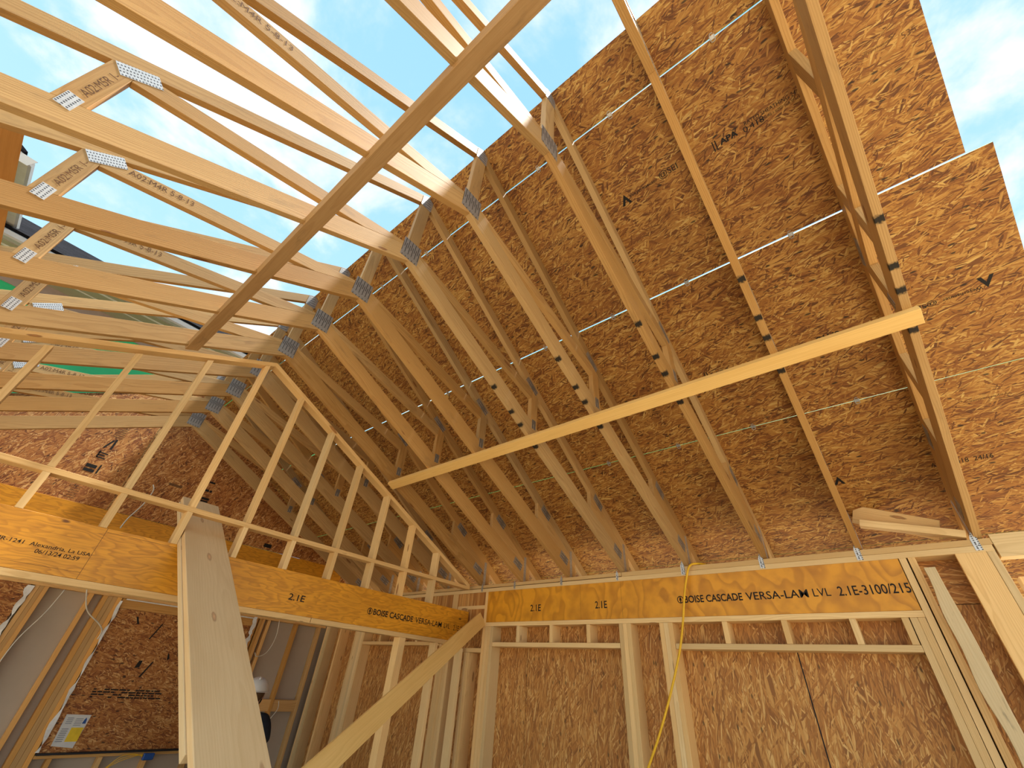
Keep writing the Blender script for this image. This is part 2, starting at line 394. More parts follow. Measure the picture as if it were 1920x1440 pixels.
LAB = {-1: 'rightmost scissor truss at the open gable end above the corner post',
       0: 'scissor truss seen edge on as one thin line across the roof panels'}
def lab(k): return LAB.get(k) or ('scissor truss with grey plates, %s to the left of the edge-on truss' % ORD[k - 1] if k < 6 else
        ('scissor truss standing just on our side of the stud partition under its raked top plate' if k == 6 else
         'scissor truss %s beyond the stud partition, seen through its studs' % ORD[k - 7]))
proto_l = truss(1)
gable = truss(-1)
over = truss(0)
tr_all = {1: proto_l, -1: gable, 0: over}
for k in range(2, 11): tr_all[k] = ncopy(proto_l, (tx(k), YC, .935))
for k, t in tr_all.items():
    t['label'] = lab(k)
    if k == 3:
        for ch in list(t.children):
            if ch.name.startswith('web_stamp') and abs(ch.matrix_local.translation.y + 1.395) < .01: bpy.data.objects.remove(ch)
    if 'right_chord' in t: del t['right_chord']
    for ch in t.children:
        if ch.get('right'):
            if k <= 3:
                ch.material_slots[0].link = 'OBJECT'; ch.material_slots[0].material = M['chord_marked']
            del ch['right']

# long braces nailed under the bottom chords
def under(r): return bc(r) - .0215
o = bar('roof_brace', (-1.557, YC + 1.505, under(1.505)), XA, (0, 1, -.48), 4.325, .089, .038, M['brace'])
tag(o, 'long pale lateral brace nailed across the truss undersides on the roofed slope', 'lumber brace')
for u, s_ in ((-.42, '2'), (-.30, 'KD')): pass
marks('grade_stamp', [rect(.0, 0, .008, .05), rect(.018, .01, .006, .035), rect(.032, 0, .006, .05), rect(-.10, .02, .006, .03), rect(-.09, .02, .006, .03)], (.05, YC + 1.535, under(1.535) - .0195), XA, (0, -1, .48), o, 'ink_soft', .001)
marks('grade_stamp', [rect(0, 0, .02, .008), rect(0, .012, .02, .006), rect(0, .026, .02, .008), rect(.028, .0, .006, .05)], (-.27, YC + 1.53, under(1.53) - .0195), XA, (0, -1, .48), o, 'ink_soft', .001)
o = bar('roof_brace', (-1.45, YC - .61, under(.61) - .002), (4.4, .03, 0), (0, 1, .48), 4.64, .089, .038, M['brace_dark'])
tag(o, 'dark long brace crossing the open rafters from top centre down to the partition', 'lumber brace')

# ------------------------------------------------------------------ roof deck
Ld = math.hypot(1, .6464); DY, DZ = 1 / Ld, -.6464 / Ld
def roofpt(x, d, sg=1): return V((x, YC + sg * d * DY, 3.2225 + d * DZ))
def roof_panel(x0, x1, d0, d1, label, sg=1, mat='osb_roof'):
    P = [roofpt(x0, d0, sg), roofpt(x1, d0, sg), roofpt(x1, d1, sg), roofpt(x0, d1, sg)]
    n = V((0, sg * .6464, 1)).normalized()
    return tag(prism('roof_deck_panel', P, n, .011, XA, M[mat], None, 0, M['edge_green']), label, 'osb panel', 'osb roof deck panels')
ct = [tx(k) + T / 2 for k in range(0, 12)]
courses = [('ridge course', -.0, .334, [1.08, ct[2], ct[6], ct[10], -6.95]),
           ('second course from the ridge', .342, 1.5515, [1.08, ct[0], ct[4], ct[8], -6.95]),
           ('third course from the ridge', 1.5605, 2.7805, [1.18, ct[2], ct[6], ct[10], -6.95]),
           ('eave course', 2.7835, 4.005, [1.18, ct[0], ct[4], ct[8], -6.95]),
           ('narrow eave strip', 4.007, 4.60, [1.18, ct[2], ct[6], ct[10], -6.95])]
pos = ['overhanging the right gable end', 'second from the right end', 'third from the right end', 'at the far left end']
RP = {}
for ci, (cn, d0, d1, xs) in enumerate(courses):
    for j in range(4):
        RP[ci, j] = roof_panel(xs[j + 1] + .0015, xs[j] - .0015, d0, d1, 'osb roof panel of the %s, %s' % (cn, pos[j]))
o = roof_panel(ct[8] + .0015, ct[4], 2.1165, 3.34, 'osb roof panel on the far unroofed slope beside the grey gutter', -1, 'plywood')
o = roof_panel(-6.85, ct[8] - .0015, 2.1165, 3.34, 'osb roof panel on the far slope nearest the existing house', -1, 'plywood')

# printing on the deck underside
UR = V((0, -DY, -DZ))                          # towards the ridge
def deck_text(p, s, x, d, w, h, flip=False, mat='ink', bold=0.0):
    if flip: return text('panel_stamp', s, roofpt(x, d), -XA, -UR, h, w, p, mat, bold)
    return text('panel_stamp', s, roofpt(x, d), XA, UR, h, w, p, mat, bold)
TRI = [[(0, 0), (.03, .045), (.022, .05), (.0, .02)], [(.03, .045), (.06, 0), (.045, 0), (.026, .03)], [(.012, .0), (.028, .022), (.045, 0), (.028, .01)]]
def tri(p, x, d, flip=False):
    marks('panel_stamp', [[(0, 0), (.035, .07), (.07, 0), (.052, 0), (.035, .035), (.018, 0)]], roofpt(x, d), -XA if flip else XA, -UR if flip else UR, p)
pa = RP[1, 1]; pb = RP[1, 0]
tri(pa, -.53, .885)
deck_text(pa, 'Weyerhaeuser', -.465, .862, .20, .03)
deck_text(pa, '@SEI', -.25, .865, .12, .05)
deck_text(pb, 'THE STRAND', -.02, .86, .10, .018, mat='ink_soft')
marks('panel_stamp', [rect(.0, 0, .006, .06), rect(.016, 0, .006, .06)], roofpt(.085, .89), XA, UR, pb)
deck_text(pb, 'APA', .125, .875, .10, .035, bold=.04)
deck_text(pb, '0.418', .255, .885, .11, .032)
deck_text(pb, 'RATED SHEATHING 24/16', .27, .85, .30, .022)
deck_text(pb, 'EXPOSURE 1 SIZED FOR SPACING', .33, .877, .24, .014)
deck_text(pb, 'Weyerhaeuser', .83, .875, .13, .018, mat='ink_soft')
deck_text(pb, '535', .985, .895, .055, .028, mat='ink_soft')
pc = RP[2, 0]
deck_text(pc, 'Weyerhaeuser', .995, 2.275, .17, .026, True)
deck_text(pc, '@SEI', .80, 2.27, .10, .034, True)
tri(pc, 1.05, 2.23, True)
deck_text(pc, '0.418', .33, 2.26, .13, .035, True, bold=.02)
deck_text(pc, 'RATED SHEATHING', .14, 2.255, .18, .025, True, mat='ink_soft')
deck_text(pc, 'APA', -.35, 2.265, .13, .04, True, bold=.04)
marks('panel_stamp', [rect(0, 0, .006, .06), rect(.016, 0, .006, .06)], roofpt(-.52, 2.30), XA, UR, pc)
deck_text(pc, '5355', -.42, 2.30, .10, .025, True)
pd = RP[3, 0]
tri(pd, -.03, 3.42); deck_text(pd, 'Weyerhaeuser @SEI', .05, 3.42, .33, .03, mat='ink_soft')
deck_text(pd, 'APA  0.418  24/16', .52, 3.41, .30, .035, mat='ink')
deck_text(pd, 'Weyerhaeuser', .98, 2.97, .20, .02, True, mat='ink_soft')
pe = RP[1, 1]
deck_text(pe, 'RATED SHEATHING', -1.25, .87, .28, .03, mat='ink_soft')
pf = RP[2, 1]
tri(pf, -1.62, 2.27, True); deck_text(pf, 'Weyerhaeuser @SEI', -1.75, 2.27, .30, .03, True, 'ink_soft')

# H clips bridging the seams mid bay
def clip(x, d, label):
    root = thing('panel_clip', roofpt(x, d), label, 'panel clip', 'metal clips between roof panels')
    c = roofpt(x, d) - V((0, .6464, 1)).normalized() * .002
    tube('clip_loop', [c + UR * .02 + XA * .008, c + UR * .02 - XA * .008, c - UR * .016 - XA * .011 - ZA * .004, c - UR * .022 + ZA * -.004, c - UR * .016 + XA * .011 - ZA * .004, c + UR * .012 + XA * .01], .0018, M['galv'], root, 6)
    bar('clip_flange', c, XA, UR, .03, .022, .002, M['galv'], root, 0)
    return root
sn = ['seam just below the ridge', 'middle seam of the roof deck', 'lowest seam of the roof deck']
for si, d in enumerate((.338, 1.556, 2.782)):
    for b in range(-1, 5):
        x = tx(b) + T / 2 - S / 2 + (.02 if b % 2 else -.015)
        clip(x, d, 'small metal clip in the %s, %s bay from the right' % (sn[si], ORD[b + 1]))

# ------------------------------------------------------------------ front wall framing
def front_stud(x0, x1, z1, label, z0=FLOOR, y0=YW, y1=YW + .14, mat='stud', nm='wall_stud', grp='studs of the front wall', cat='stud'):
    return tag(box(nm, x0, x1 - .0008, y0, y1, z0 if z0 > FLOOR else FLOOR + .038, z1, M[mat], 'z'), label, cat, grp)
tag(box('top_plate', -6.84, .605, YW, YW + .14, .859, .8965, M['stud'], 'x'), 'lower of the two long top plates above the front header', 'plate board')
tag(box('top_plate', -6.84, -1.88, YW + .004, YW + .14, .9035, .935, M['stud'], 'x'), 'upper top plate of the front wall, left length with a dark gap under it', 'plate board')
tag(box('top_plate', -1.875, .612, YW, YW + .14, .8975, .935, M['stud'], 'x'), 'upper top plate of the front wall, right length ending at the corner', 'plate board')
tag(box('sole_plate', -6.84, .605, YW, YW + .14, FLOOR, FLOOR + .038, M['stud'], 'x'), 'bottom plate of the front wall lying on the slab', 'plate board')
hd = thing('header_beam', (-1.7, YW, .552), 'orange laminated header with black lettering in the front wall', 'header beam')
box('laminated_board', -3.545, .138, YW, YW + .044, .5525, .8585, M['lvl'], 'x', hd, .001)
box('laminated_board', -3.545, .138, YW + .094, YW + .138, .5525, .8585, M['lvl'], 'x', hd, .001)
def ft(s, x0, x1, z0, z1, bold=0, mat='ink'): text('printed_lettering', s, (x0, YW, z0), XA, ZA, z1 - z0, x1 - x0, hd, mat, bold)
ft('2.1E', -2.935, -2.80, .640, .702, .01); ft('2.1E', -2.17, -2.045, .640, .702, .01)
ft('BOISE CASCADE', -1.325, -.875, .652, .706, .02); ft("VERSA-LAM", -.85, -.435, .652, .706, .008)
ft('LVL', -.405, -.30, .655, .706); ft('2.1E-3100/215', -.255, .135, .652, .712, .008)
def ring(cx, cz, r0, r1, n=20): return [[(cx + r * math.cos(a), cz + r * math.sin(a)) for r, a in ((r0, 2 * math.pi * i / n), (r1, 2 * math.pi * i / n), (r1, 2 * math.pi * (i + 1) / n), (r0, 2 * math.pi * (i + 1) / n))] for i in range(n)]
TREE = [[(-.004, -.022), (.004, -.022), (.004, .02), (-.004, .02)], [(-.014, -.008), (.0, .012), (.014, -.008), (.0, -.002)], [(-.010, .004), (0, .02), (.010, .004), (0, .009)]]
marks('printed_emblem', ring(0, 0, .022, .028) + TREE, (-1.358, YW, .679), XA, ZA, hd)
marks('panel_seam', [rect(0, 0, .0015, .306)], (-2.33, YW, .5525), XA, ZA, hd, 'ink_soft', .0006)
marks('panel_seam', [rect(0, 0, .0015, .306)], (-1.895, YW, .5525), XA, ZA, hd, 'ink_soft', .0006)
tag(box('header_nailer', -3.545, .1415, YW, YW + .14, .5145, .5515, M['stud'], 'x'), 'flat board nailed under the orange front wall header', 'plate board')
front_stud(-3.585, -3.5465, .859, 'tall narrow king stud at the left end of the front header')
for i in range(3): front_stud(-3.5455 + i * .038, -3.5455 + (i + 1) * .038, .5135, '%s ply of the built-up post under the left end of the front header' % ORD[i])
cr = 'short cripple stud above the blanked %s opening, %s from the left'
for i, x in enumerate((-3.108, -2.692, -2.275)): front_stud(x, x + .038, .5135, cr % ('left', ORD[i]), .367, nm='cripple_stud', grp='cripple studs of the front wall')
for i, x in enumerate((-1.068, -.659, -.252, .022)): front_stud(x, x + .038, .5135, cr % ('right', ORD[i]), .367, nm='cripple_stud', grp='cripple studs of the front wall')
tag(box('opening_head_plate', -3.43, -1.944, YW, YW + .14, .328, .366, M['stud'], 'x'), 'horizontal plate closing the top of the left wall opening', 'plate board')
tag(box('opening_head_plate', -1.455, .063, YW, YW + .14, .328, .366, M['stud'], 'x'), 'horizontal plate closing the top of the right wall opening', 'plate board')
for i in range(3): front_stud(-1.942 + i * .038, -1.942 + (i + 1) * .038, .5135, '%s ply of the built-up post right of the left wall opening' % ORD[i])
for i in range(3): front_stud(-1.571 + i * .038, -1.571 + (i + 1) * .038, .5135, '%s ply of the built-up post beside the yellow hose' % ORD[i])
for i in range(2): front_stud(.0645 + i * .038, .0645 + (i + 1) * .038, .5135, '%s jack stud under the right end of the front header' % ORD[i])
front_stud(.1425, .181, .859, 'tall king stud touching the right end of the front header')
front_stud(.188, .2265, .859, 'tall stud right of the header, slightly bowed away from the king stud')
front_stud(.421, .565, .859, 'wide knotty corner post board, broad face to the room', y0=YW, y1=YW + .038, nm='corner_post')
front_stud(.566, .6045, .859, 'outermost corner stud at the right end of the front wall', nm='corner_post')
# studs of the front wall beyond the partition
for i in range(3): front_stud(-6.838 + i * .038, -6.838 + (i + 1) * .038, .859, '%s ply of the post in the far corner of the back room' % ORD[i])
front_stud(-6.442, -6.404, .859, 'single stud beside the far corner post of the back room')
for i in range(6): front_stud(-6.032 + i * .038, -6.032 + (i + 1) * .038, .859 if i < 2 else .52, '%s ply of the wide built-up post in the back room' % ORD[i])
tag(box('opening_head_plate', -5.80, -4.255, YW, YW + .14, .33, .367, M['stud'], 'x'), 'head plate of the opening in the back room seen below the partition header', 'plate board')
for i, x in enumerate((-5.45, -5.05, -4.70)): front_stud(x, x + .038, .519, 'cripple stud over the back room opening, %s from the left' % ORD[i], .368, nm='cripple_stud', grp='cripple studs of the front wall')
tag(box('header_nailer', -5.80, -3.59, YW, YW + .14, .52, .557, M['stud'], 'x'), 'flat board under the back room header', 'plate board')
tag(box('header_beam', -5.80, -3.59, YW + .003, YW + .09, .558, .858, M['osb_wall'], 'x'), 'strand board faced header of the back room mostly behind the orange beam', 'header beam')
for i in range(5): front_stud(-4.25 + i * .038, -4.25 + (i + 1) * .038, .519, '%s ply of the post right of the back room opening' % ORD[i])
for i in range(2): front_stud(-3.83 + i * .038, -3.83 + (i + 1) * .038, .27, '%s short stud in the corner beside the partition' % ORD[i])
tag(box('corner_blocking', -3.86, -3.587, YW, YW + .14, .272, .31, M['stud'], 'x'), 'short flat block in the corner between partition and front wall', 'blocking')

# partition frame in the corner above the beam
tag(box('corner_blocking', -4.02, -3.587, YW, YW + .14, .688, .724, M['stud'], 'x'), 'short block level with the top of the orange partition beam', 'blocking')
front_stud(-4.12, -4.03, .859, 'short pale stud above the far end of the partition beam', .66, nm='cripple_stud', grp='cripple studs of the front wall')

# sheathing: vertical panels with a visible joint, cut round nothing
wf = bpy.data.objects.new('wall_front', None); COL.objects.link(wf); wf['kind'] = 'structure'; wf.location = (-3, YW + .14, FLOOR)
for a, b in ((-6.965, -5.5), (-5.495, -4.28), (-4.275, -3.06), (-3.055, -1.85), (-1.8475, -.637), (-.629, .612)):
    z1 = .935
    if a > -.7:
        prism('sheathing', [(a, YW + .1405, .60), (b, YW + .1405, .60), (b, YW + .1405, z1), (a, YW + .1405, z1)], (0, -1, 0), -.011, XA, M['osb_wall'], wf, 0)
        z1 = .596
    prism('sheathing', [(a, YW + .1405, FLOOR), (b, YW + .1405, FLOOR), (b, YW + .1405, z1), (a, YW + .1405, z1)], (0, -1, 0), -.011, ZA, M['osb_wall'], wf, 0)
box('dark_backing_sheet', -6.84, .612, YW + .155, YW + .157, FLOOR, .93, M['wrap'], parent=wf, bev=0)  # added dark sheet, blocks outside light so the panel gaps read dark

# hurricane straps on the face of the top plates
def strap(x, label, h=.105, w=.032):
    root = thing('plate_strap', (x, YW, .87), label, 'metal strap', 'galvanised straps on the front top plate')
    bm = bmesh.new()
    pts = [(-w / 2, 0), (w / 2, 0), (w / 2, h * .62), (0, h), (-w / 2, h * .62)]
    P = [V((x + a, YW - .0006, .868 + b)) for a, b in pts]
    prism('strap_blade', P, (0, -1, 0), .0018, ZA, M['plate_b'] if x > -2 else M['galv'], root, 0)
    marks('nail_hole', [rect(-.008, .012, .006, .006), rect(.004, .026, .006, .006), rect(-.006, .04, .006, .006)], (x, YW - .0026, .868), XA, ZA, root, 'ink', .0006)
    return root
for i, x in enumerate((.541, -.060, -.678, -1.297, -1.920, -2.548, -3.164, -3.65)):
    strap(x, 'pointed metal strap on the front wall top plate, %s from the right' % ORD[i], .115 if x > -1.5 else .09, .034 if i < 4 else .024)

# boards at the upper right
o = thing('loose_blocking', (.2, 3.93, 1.05), 'two stacked pale boards sloping between the last two trusses', 'blocking')
beam('board', (.006, 3.97, 1.215), (.42, 3.95, 1.03), .13, .038, (0, -.3, 1), M['stud'], o)
beam('board', (.02, 3.89, 1.115), (.52, 3.89, .968), .045, .07, (0, 0, 1), M['stud'], o)
tag(box('eave_beam', .614, 1.75, YW - .0, YW + .09, .822, .955, M['stud'], 'x'), 'pale horizontal beam projecting past the corner under the roof overhang', 'beam')
tag(box('outer_post', .66, .70, YW + .16, YW + .25, FLOOR, .74, M['stud'], 'z'), 'post beyond the corner, only its sawn top edge showing', 'post')
o = beam('loose_board', (.300, 3.70, -1.77), (.262, 3.80, .775), .070, .036, XA, M['grey_stud'])
# wavy wane edge
me = o.data; bm = bmesh.new(); bm.from_mesh(me); bmesh.ops.subdivide_edges(bm, edges=[e for e in bm.edges if abs((e.verts[0].co - e.verts[1].co).x) > 1], cuts=40)
for v in bm.verts:
    if v.co.y < 0: v.co.y += .010 * math.sin(v.co.x * 5.1 + 1) + .006 * math.sin(v.co.x * 17)
    else: v.co.y += .004 * math.sin(v.co.x * 9)
bm.to_mesh(me); bm.free()
tag(o, 'loose wavy-edged board leaning in the bay left of the corner post', 'loose board')

# ------------------------------------------------------------------ partition with raked top
PX = -3.79
pb_ = thing('header_beam', (PX, .8, .353), 'long orange laminated beam in the partition at left', 'header beam')
box('laminated_board', PX - .044, PX, -2.2, 3.83, .353, .656, M['lvl'], 'y', pb_, .001)
box('laminated_board', PX - .089, PX - .045, -2.2, 3.83, .353, .656, M['lvl'], 'y', pb_, .001)
def ptx(s, y0, y1, z0, z1, bold=0, mat='ink'): text('printed_lettering', s, (PX, y0, z0), YA, ZA, z1 - z0, y1 - y0, pb_, mat, bold)
ptx('2.1E', 1.735, 1.875, .450, .498, .01)
ptx('BOISE CASCADE', 2.565, 3.045, .455, .505, .02); ptx('VERSA-LAM', 3.075, 3.44, .455, .505, .008)
ptx('LVL', 3.475, 3.56, .458, .503); ptx('2.1E-3100', 3.615, 3.82, .450, .5)
marks('printed_emblem', ring(0, 0, .022, .028) + TREE, (PX, 2.525, .48), YA, ZA, pb_)
ptx('HUD MR-1241  Alexandria, La USA', -.10, .425, .478, .502, .004); ptx('06/13/24 02:59', .18, .385, .447, .470, .004)
seam = [[(.0, 0), (.002, 0), (.002, .303), (0, .303)], rect(0, .28, 1.2, .0015), rect(-.9, .035, .9, .0015)]
marks('panel_seam', seam, (PX, .428, .353), YA, ZA, pb_, 'ink_soft', .0006)
tag(box('header_nailer', PX - .089, PX, -2.2, 1.98, .315, .352, M['stud'], 'y'), 'pale board under the partition beam, left length', 'plate board')
tag(box('header_nailer', PX - .089, PX, 1.985, 3.80, .315, .352, M['stud'], 'y'), 'pale board under the partition beam, right length', 'plate board')
tag(box('partition_rail', PX - .089, PX, -2.2, 3.80, .884, .919, M['stud'], 'y'), 'long flat rail crossing all the partition studs above the orange beam', 'plate board')
for sg in (1, -1):
    e = 2.93 if sg > 0 else 2.6
    P = [V((PX - .089, YC + sg * r, bc(r) + dz)) for r, dz in ((0, -.085), (0, -.043), (e, -.043), (e, -.085))]
    tag(prism('raked_top_plate', P, (1, 0, 0), .089, (0, sg, -.48), M['stud']), 'raked top plate of the partition descending to the %s of its peak' % ('right' if sg > 0 else 'left'), 'plate board')
for i in range(13):
    y = -1.243 + .4064 * i; r0 = y - YC; r1 = r0 + .038
    zt0 = bc(r0) - .0855; zt1 = bc(r1) - .0855
    for z0, z1a, z1b, part in ((.6565, .8835, .8835, 'lower'), (.9195, zt0, zt1, 'upper')):
        if min(z1a, z1b) < z0 + .05 or y > 3.4: continue
        P = [V((PX - .089, y, z0)), V((PX - .089, y, z1a)), V((PX - .089, y + .038, z1b)), V((PX - .089, y + .038, z0))]
        o = prism('partition_stud', P, (1, 0, 0), .089, ZA, M['stud'])
        tag(o, ('raked partition stud above the rail, %s from the left' if part == 'upper' else 'short partition stud between orange beam and rail, %s from the left') % ORD[i], 'stud', 'studs of the partition')
for i, r in enumerate((.02, .62, 1.72, 2.28, -1.55, -.95)):
    P = [V((PX - .089, YC + r + a, bc(r + a) + b)) for a, b in ((0, -.0425), (0, -.001), (.089, -.001), (.089, -.0425))]
    tag(prism('plate_block', P, (1, 0, 0), .20, (1, 0, 0), M['stud']), 'small block between raked plate and truss, %s' % ('%s right of the peak' % ORD[i] if i < 4 else '%s from the left' % ORD[i - 4]), 'blocking', 'blocks on the raked plate')
for i, (y0, y1) in enumerate(((2.925, 3.0), (3.39, 3.428), (3.765, 3.803))):
    tag(box('partition_stud', PX - .089, PX, y0, y1, FLOOR, .3145 if i < 2 else .30, M['stud'], 'z'), 'full height partition stud under the orange beam, %s from the left' % ORD[i], 'stud', 'studs of the partition')
A = V((-3.60, 3.855, .585)); dB = V((-1.208, .770, -.190)) * 2.4 - A
B = A + dB * ((FLOOR + .07 - A.z) / dB.z)
view = ((A + B) / 2).normalized()
o = beam('diagonal_brace', A, B, .135, .038, dB.normalized().cross(V((-.75, .55, .1)).normalized()), M['brace'])
tag(o, 'broad diagonal board leaning from the wall corner down across the partition studs', 'lumber brace')

# stacked planks leaning over the beam
d = V((-.839, -.014, .544)).normalized(); wd = V((0, 1, 0)); wd = (wd - d * wd.dot(d)).normalized(); n = d.cross(wd)
if n.z < 0: n = -n
cpt = V((-3.589, .981, .616))                  # centre line of the upper face
for i, (s0, s1, lb) in enumerate(((-4.40, .93, 'upper long plank of the two leaning over the orange partition beam'), (-1.60, .90, 'lower short plank beneath the long leaning plank'))):
    c = cpt - n * (.019 + .0385 * i) - wd * (.006 * i)
    o = bar('scaffold_plank', c + d * (s0 + s1) / 2, d, wd, s1 - s0, .286, .0375, M['plank'], None, .003)
    tag(o, lb, 'plank', 'planks leaning over the partition beam')

# ------------------------------------------------------------------ far gable wall (new) over the wall of the existing house
FX = -6.85
wg = bpy.data.objects.new('wall_left_gable', None); COL.objects.link(wg); wg['kind'] = 'structure'; wg.location = (FX, .8, 1.372)
for a, b in ((-2.2, .66), (.663, 3.1), (3.103, 4.15)):
    ys = [a] + ([YC] if a < YC < b else []) + [b]
    P = [V((FX, a, 1.376)), V((FX, b, 1.376))] + [V((FX, y, tc(y - YC) - .01)) for y in reversed(ys)]
    if b > 4: P[1].z = 1.05; P[0].z = 1.376
    prism('sheathing', P, (1, 0, 0), -.011, (0, .35, 1), M['osb_gable'], wg, 0)
gl = thing('header_beam', (FX, 0, 1.07), 'far dark orange beam seen above the near partition beam', 'header beam')
box('laminated_board', FX - .044, FX + .004, -2.2, 3.86, 1.07, 1.372, M['lvl'], 'y', gl, .001)
# prints on the gable boards
def gm(q, y, z, mat='ink', nm='board_stamp'): marks(nm, q, (FX + .0004, y, z), YA, ZA, wg, mat)
gm([rect(0, 0, .10, .035), rect(0, .05, .10, .04), rect(.12, .0, .015, .11)], .24, 1.72)
gm([rect(.0, 0, .09, .014), rect(0, .03, .07, .014), rect(0, .06, .09, .014), rect(0, 0, .014, .09)], .27, 1.90)
gm([[(0, 0), (.02, 0), (.07, .12), (.05, .12)], [(.07, .0), (.09, 0), (.09, .14), (.07, .14)]], .27, 2.03)
for i in range(7): gm([rect(0, 0, .10, .008, .01)], .285, 2.19 + i * .026, 'ink_soft')
for i in range(6): gm([rect(0, 0, .085, .006)], .25, 1.40 + i * .027, 'ink_soft')
gm([rect(0, 0, .15, .03)], 1.08, 1.84, 'ink_soft'); gm([rect(0, 0, .09, .02), rect(0, .03, .09, .03)], 1.50, 1.76); gm([rect(0, 0, .05, .03), rect(.06, 0, .03, .03)], 1.49, 1.90); gm([rect(0, 0, .07, .025)], 1.5, 2.02)
gm([rect(0, 0, .11, .05)], 2.52, 1.41)
for i in range(9): gm([rect(0, 0, .008, .008)], .95 + .07 * (i % 4) + .02 * i, 1.80 + .05 * (i // 3) + .02 * (i % 2))

# existing wall below
wl = bpy.data.objects.new('wall_left', None); COL.objects.link(wl); wl['kind'] = 'structure'; wl.location = (FX - .09, .8, FLOOR)
for a, b in ((-2.2, 1.0), (1.003, 2.2), (2.203, 4.0)):
    box('grey_wallboard', FX - .103, FX - .091, a, b, FLOOR, .62, M['grey_board'], parent=wl, bev=0)
tag(box('top_plate', FX - .089, FX, -2.2, 3.86, .53, .61, M['oldstud'], 'y'), 'aged orange top plate of the existing house wall', 'plate board')
tag(box('existing_header', FX - .089, FX - .002, -2.2, 3.86, .612, 1.068, M['oldstud'], 'y'), 'aged header boards between old wall and far orange beam', 'header beam')
old = [(.50, 3, 'left of the grey bay'), (.962, 1, 'beside the narrow grey gap'), (1.085, 4, 'framing the left side of the covered window'), (2.80, 1, 'right of the covered window'), (2.855, 2, 'dark pair right of the covered window'),
       (2.975, 1, 'left of the hanging cable'), (3.385, 1, 'between the two grey wallboard bays'), (3.75, 1, 'in the far corner')]
for y, c, w in old:
    for i in range(c):
        wdt = .038 if not (y == 1.085) else .044
        tag(box('old_wall_stud', FX - .089, FX + random.uniform(-.004, .003), y + i * wdt, y + (i + 1) * wdt - .0012, FLOOR, .529, M['oldstud'], 'z'),
            'aged orange stud %s%s' % (w, '' if c == 1 else ', %s in its cluster' % ORD[i]), 'stud', 'studs of the existing house wall')
for i, y in enumerate((1.372, 1.778, 2.185, 2.59)):
    tag(box('old_wall_stud', FX - .089, FX, y, y + .038, FLOOR, -.86, M['oldstud'], 'z'), 'aged short stud below the covered window, %s from the left' % ORD[i], 'stud', 'studs of the existing house wall')
tag(box('window_sill_plate', FX - .089, FX, 1.264, 2.798, -.858, -.832, M['oldstud'], 'y'), 'old sill plate under the black window ledge', 'plate board')
tag(box('old_wall_block', FX - .089, FX - .01, 3.014, 3.384, -.475, -.35, M['oldstud'], 'y'), 'orange block between studs left of the middle stud, behind the worker', 'blocking')
tag(box('old_wall_block', FX - .089, FX - .01, 3.424, 3.749, -.475, -.35, M['oldstud'], 'y'), 'orange block between studs beside the far corner', 'blocking')
wc = thing('window_cover', (FX, 2.0, -.81), 'osb sheet covering the old window behind the leaning planks', 'osb panel')
prism('cover_sheet', [(FX - .02, 1.268, -.815), (FX - .02, 2.785, -.815), (FX - .02, 2.785, .43), (FX - .02, 1.268, .43)], (1, 0, 0), .011, YA, M['osb_patch'], wc, 0)
box('head_board', FX - .03, FX - .006, 1.268, 2.785, .432, .526, M['oldstud'], 'y', wc)
def wm(q, y, z, mat='ink'): marks('sprayed_stroke', q, (FX - .0088, y, z), YA, ZA, wc, mat)
wm([[(0, 0), (.015, 0), (.075, .16), (.06, .16)]], 1.70, .17); wm([[(0, 0), (.02, 0), (.08, .15), (.065, .15)]], 1.78, -.19)
wm([[(0, 0), (.045, .01), (.05, .075), (.015, .07)]], 1.70, -.11); wm([[(0, 0), (.02, .02), (0, .06), (-.02, .08)]], 1.98, -.02); wm([[(0, 0), (.02, 0), (-.02, .07), (-.04, .07)]], 1.52, .30)
for r_ in range(4):
    y = 1.44
    while y < 2.06:
        w_ = random.uniform(.02, .07)
        if random.random() < .8: wm([rect(y - 1.44, 0, w_, .012)], 1.44, -.315 - r_ * .022, 'ink')
        y += w_ + .008
wm([rect(0, 0, .006, .12, .01)], 1.84, -.39)
tag(box('window_ledge', FX - .05, FX + .03, 1.264, 2.796, -.831, -.816, M['black'], 'y'), 'black strip along the bottom of the covered window', 'window ledge')
tag(prism('osb_cover', [(FX - .01, -1.6, -1.2), (FX - .01, .465, -1.2), (FX - .01, .465, .528), (FX - .01, -1.6, .528)], (1, 0, 0), .011, YA, M['osb_patch']), 'osb sheet at the far left edge below the orange beam', 'osb panel')
# torn white wrap edges
def torn(y, z0, z1, label, w=.03, lean=0.0):
    P = []; Q = []; z = z0; i = 0
    while z <= z1 + 1e-6:
        w_ = w * random.uniform(.35, 1.3); P.append(V((FX + .008 + .006 * math.sin(i), y + .012 * math.sin(i * 1.3) - w_ / 2, z))); Q.append(V((FX + .012, y + lean * (z - z0) + w_ / 2, z))); z += (z1 - z0) / 24; i += 1
    bm = bmesh.new(); o = P[0].copy()
    a = [bm.verts.new(p - o) for p in P]; b = [bm.verts.new(p - o) for p in Q]
    for i in range(len(a) - 1): bm.faces.new((a[i], b[i], b[i + 1], a[i + 1]))
    g = bmesh.ops.extrude_face_region(bm, geom=list(bm.faces)); bmesh.ops.translate(bm, verts=[v for v in g['geom'] if isinstance(v, bmesh.types.BMVert)], vec=(.003, 0, 0))
    bmesh.ops.recalc_face_normals(bm, faces=bm.faces)
    return tag(put('torn_wrap', bm, M['white'], Matrix.Translation(o)), label, 'torn plastic wrap')
torn(1.265, -.81, .50, 'torn white wrap down the left side of the covered window', .032)
torn(2.79, -.10, .54, 'torn white wrap at the right side of the covered window', .05)
torn(.475, -.30, .52, 'torn white wrap beside the leftmost strand board sheet', .04)
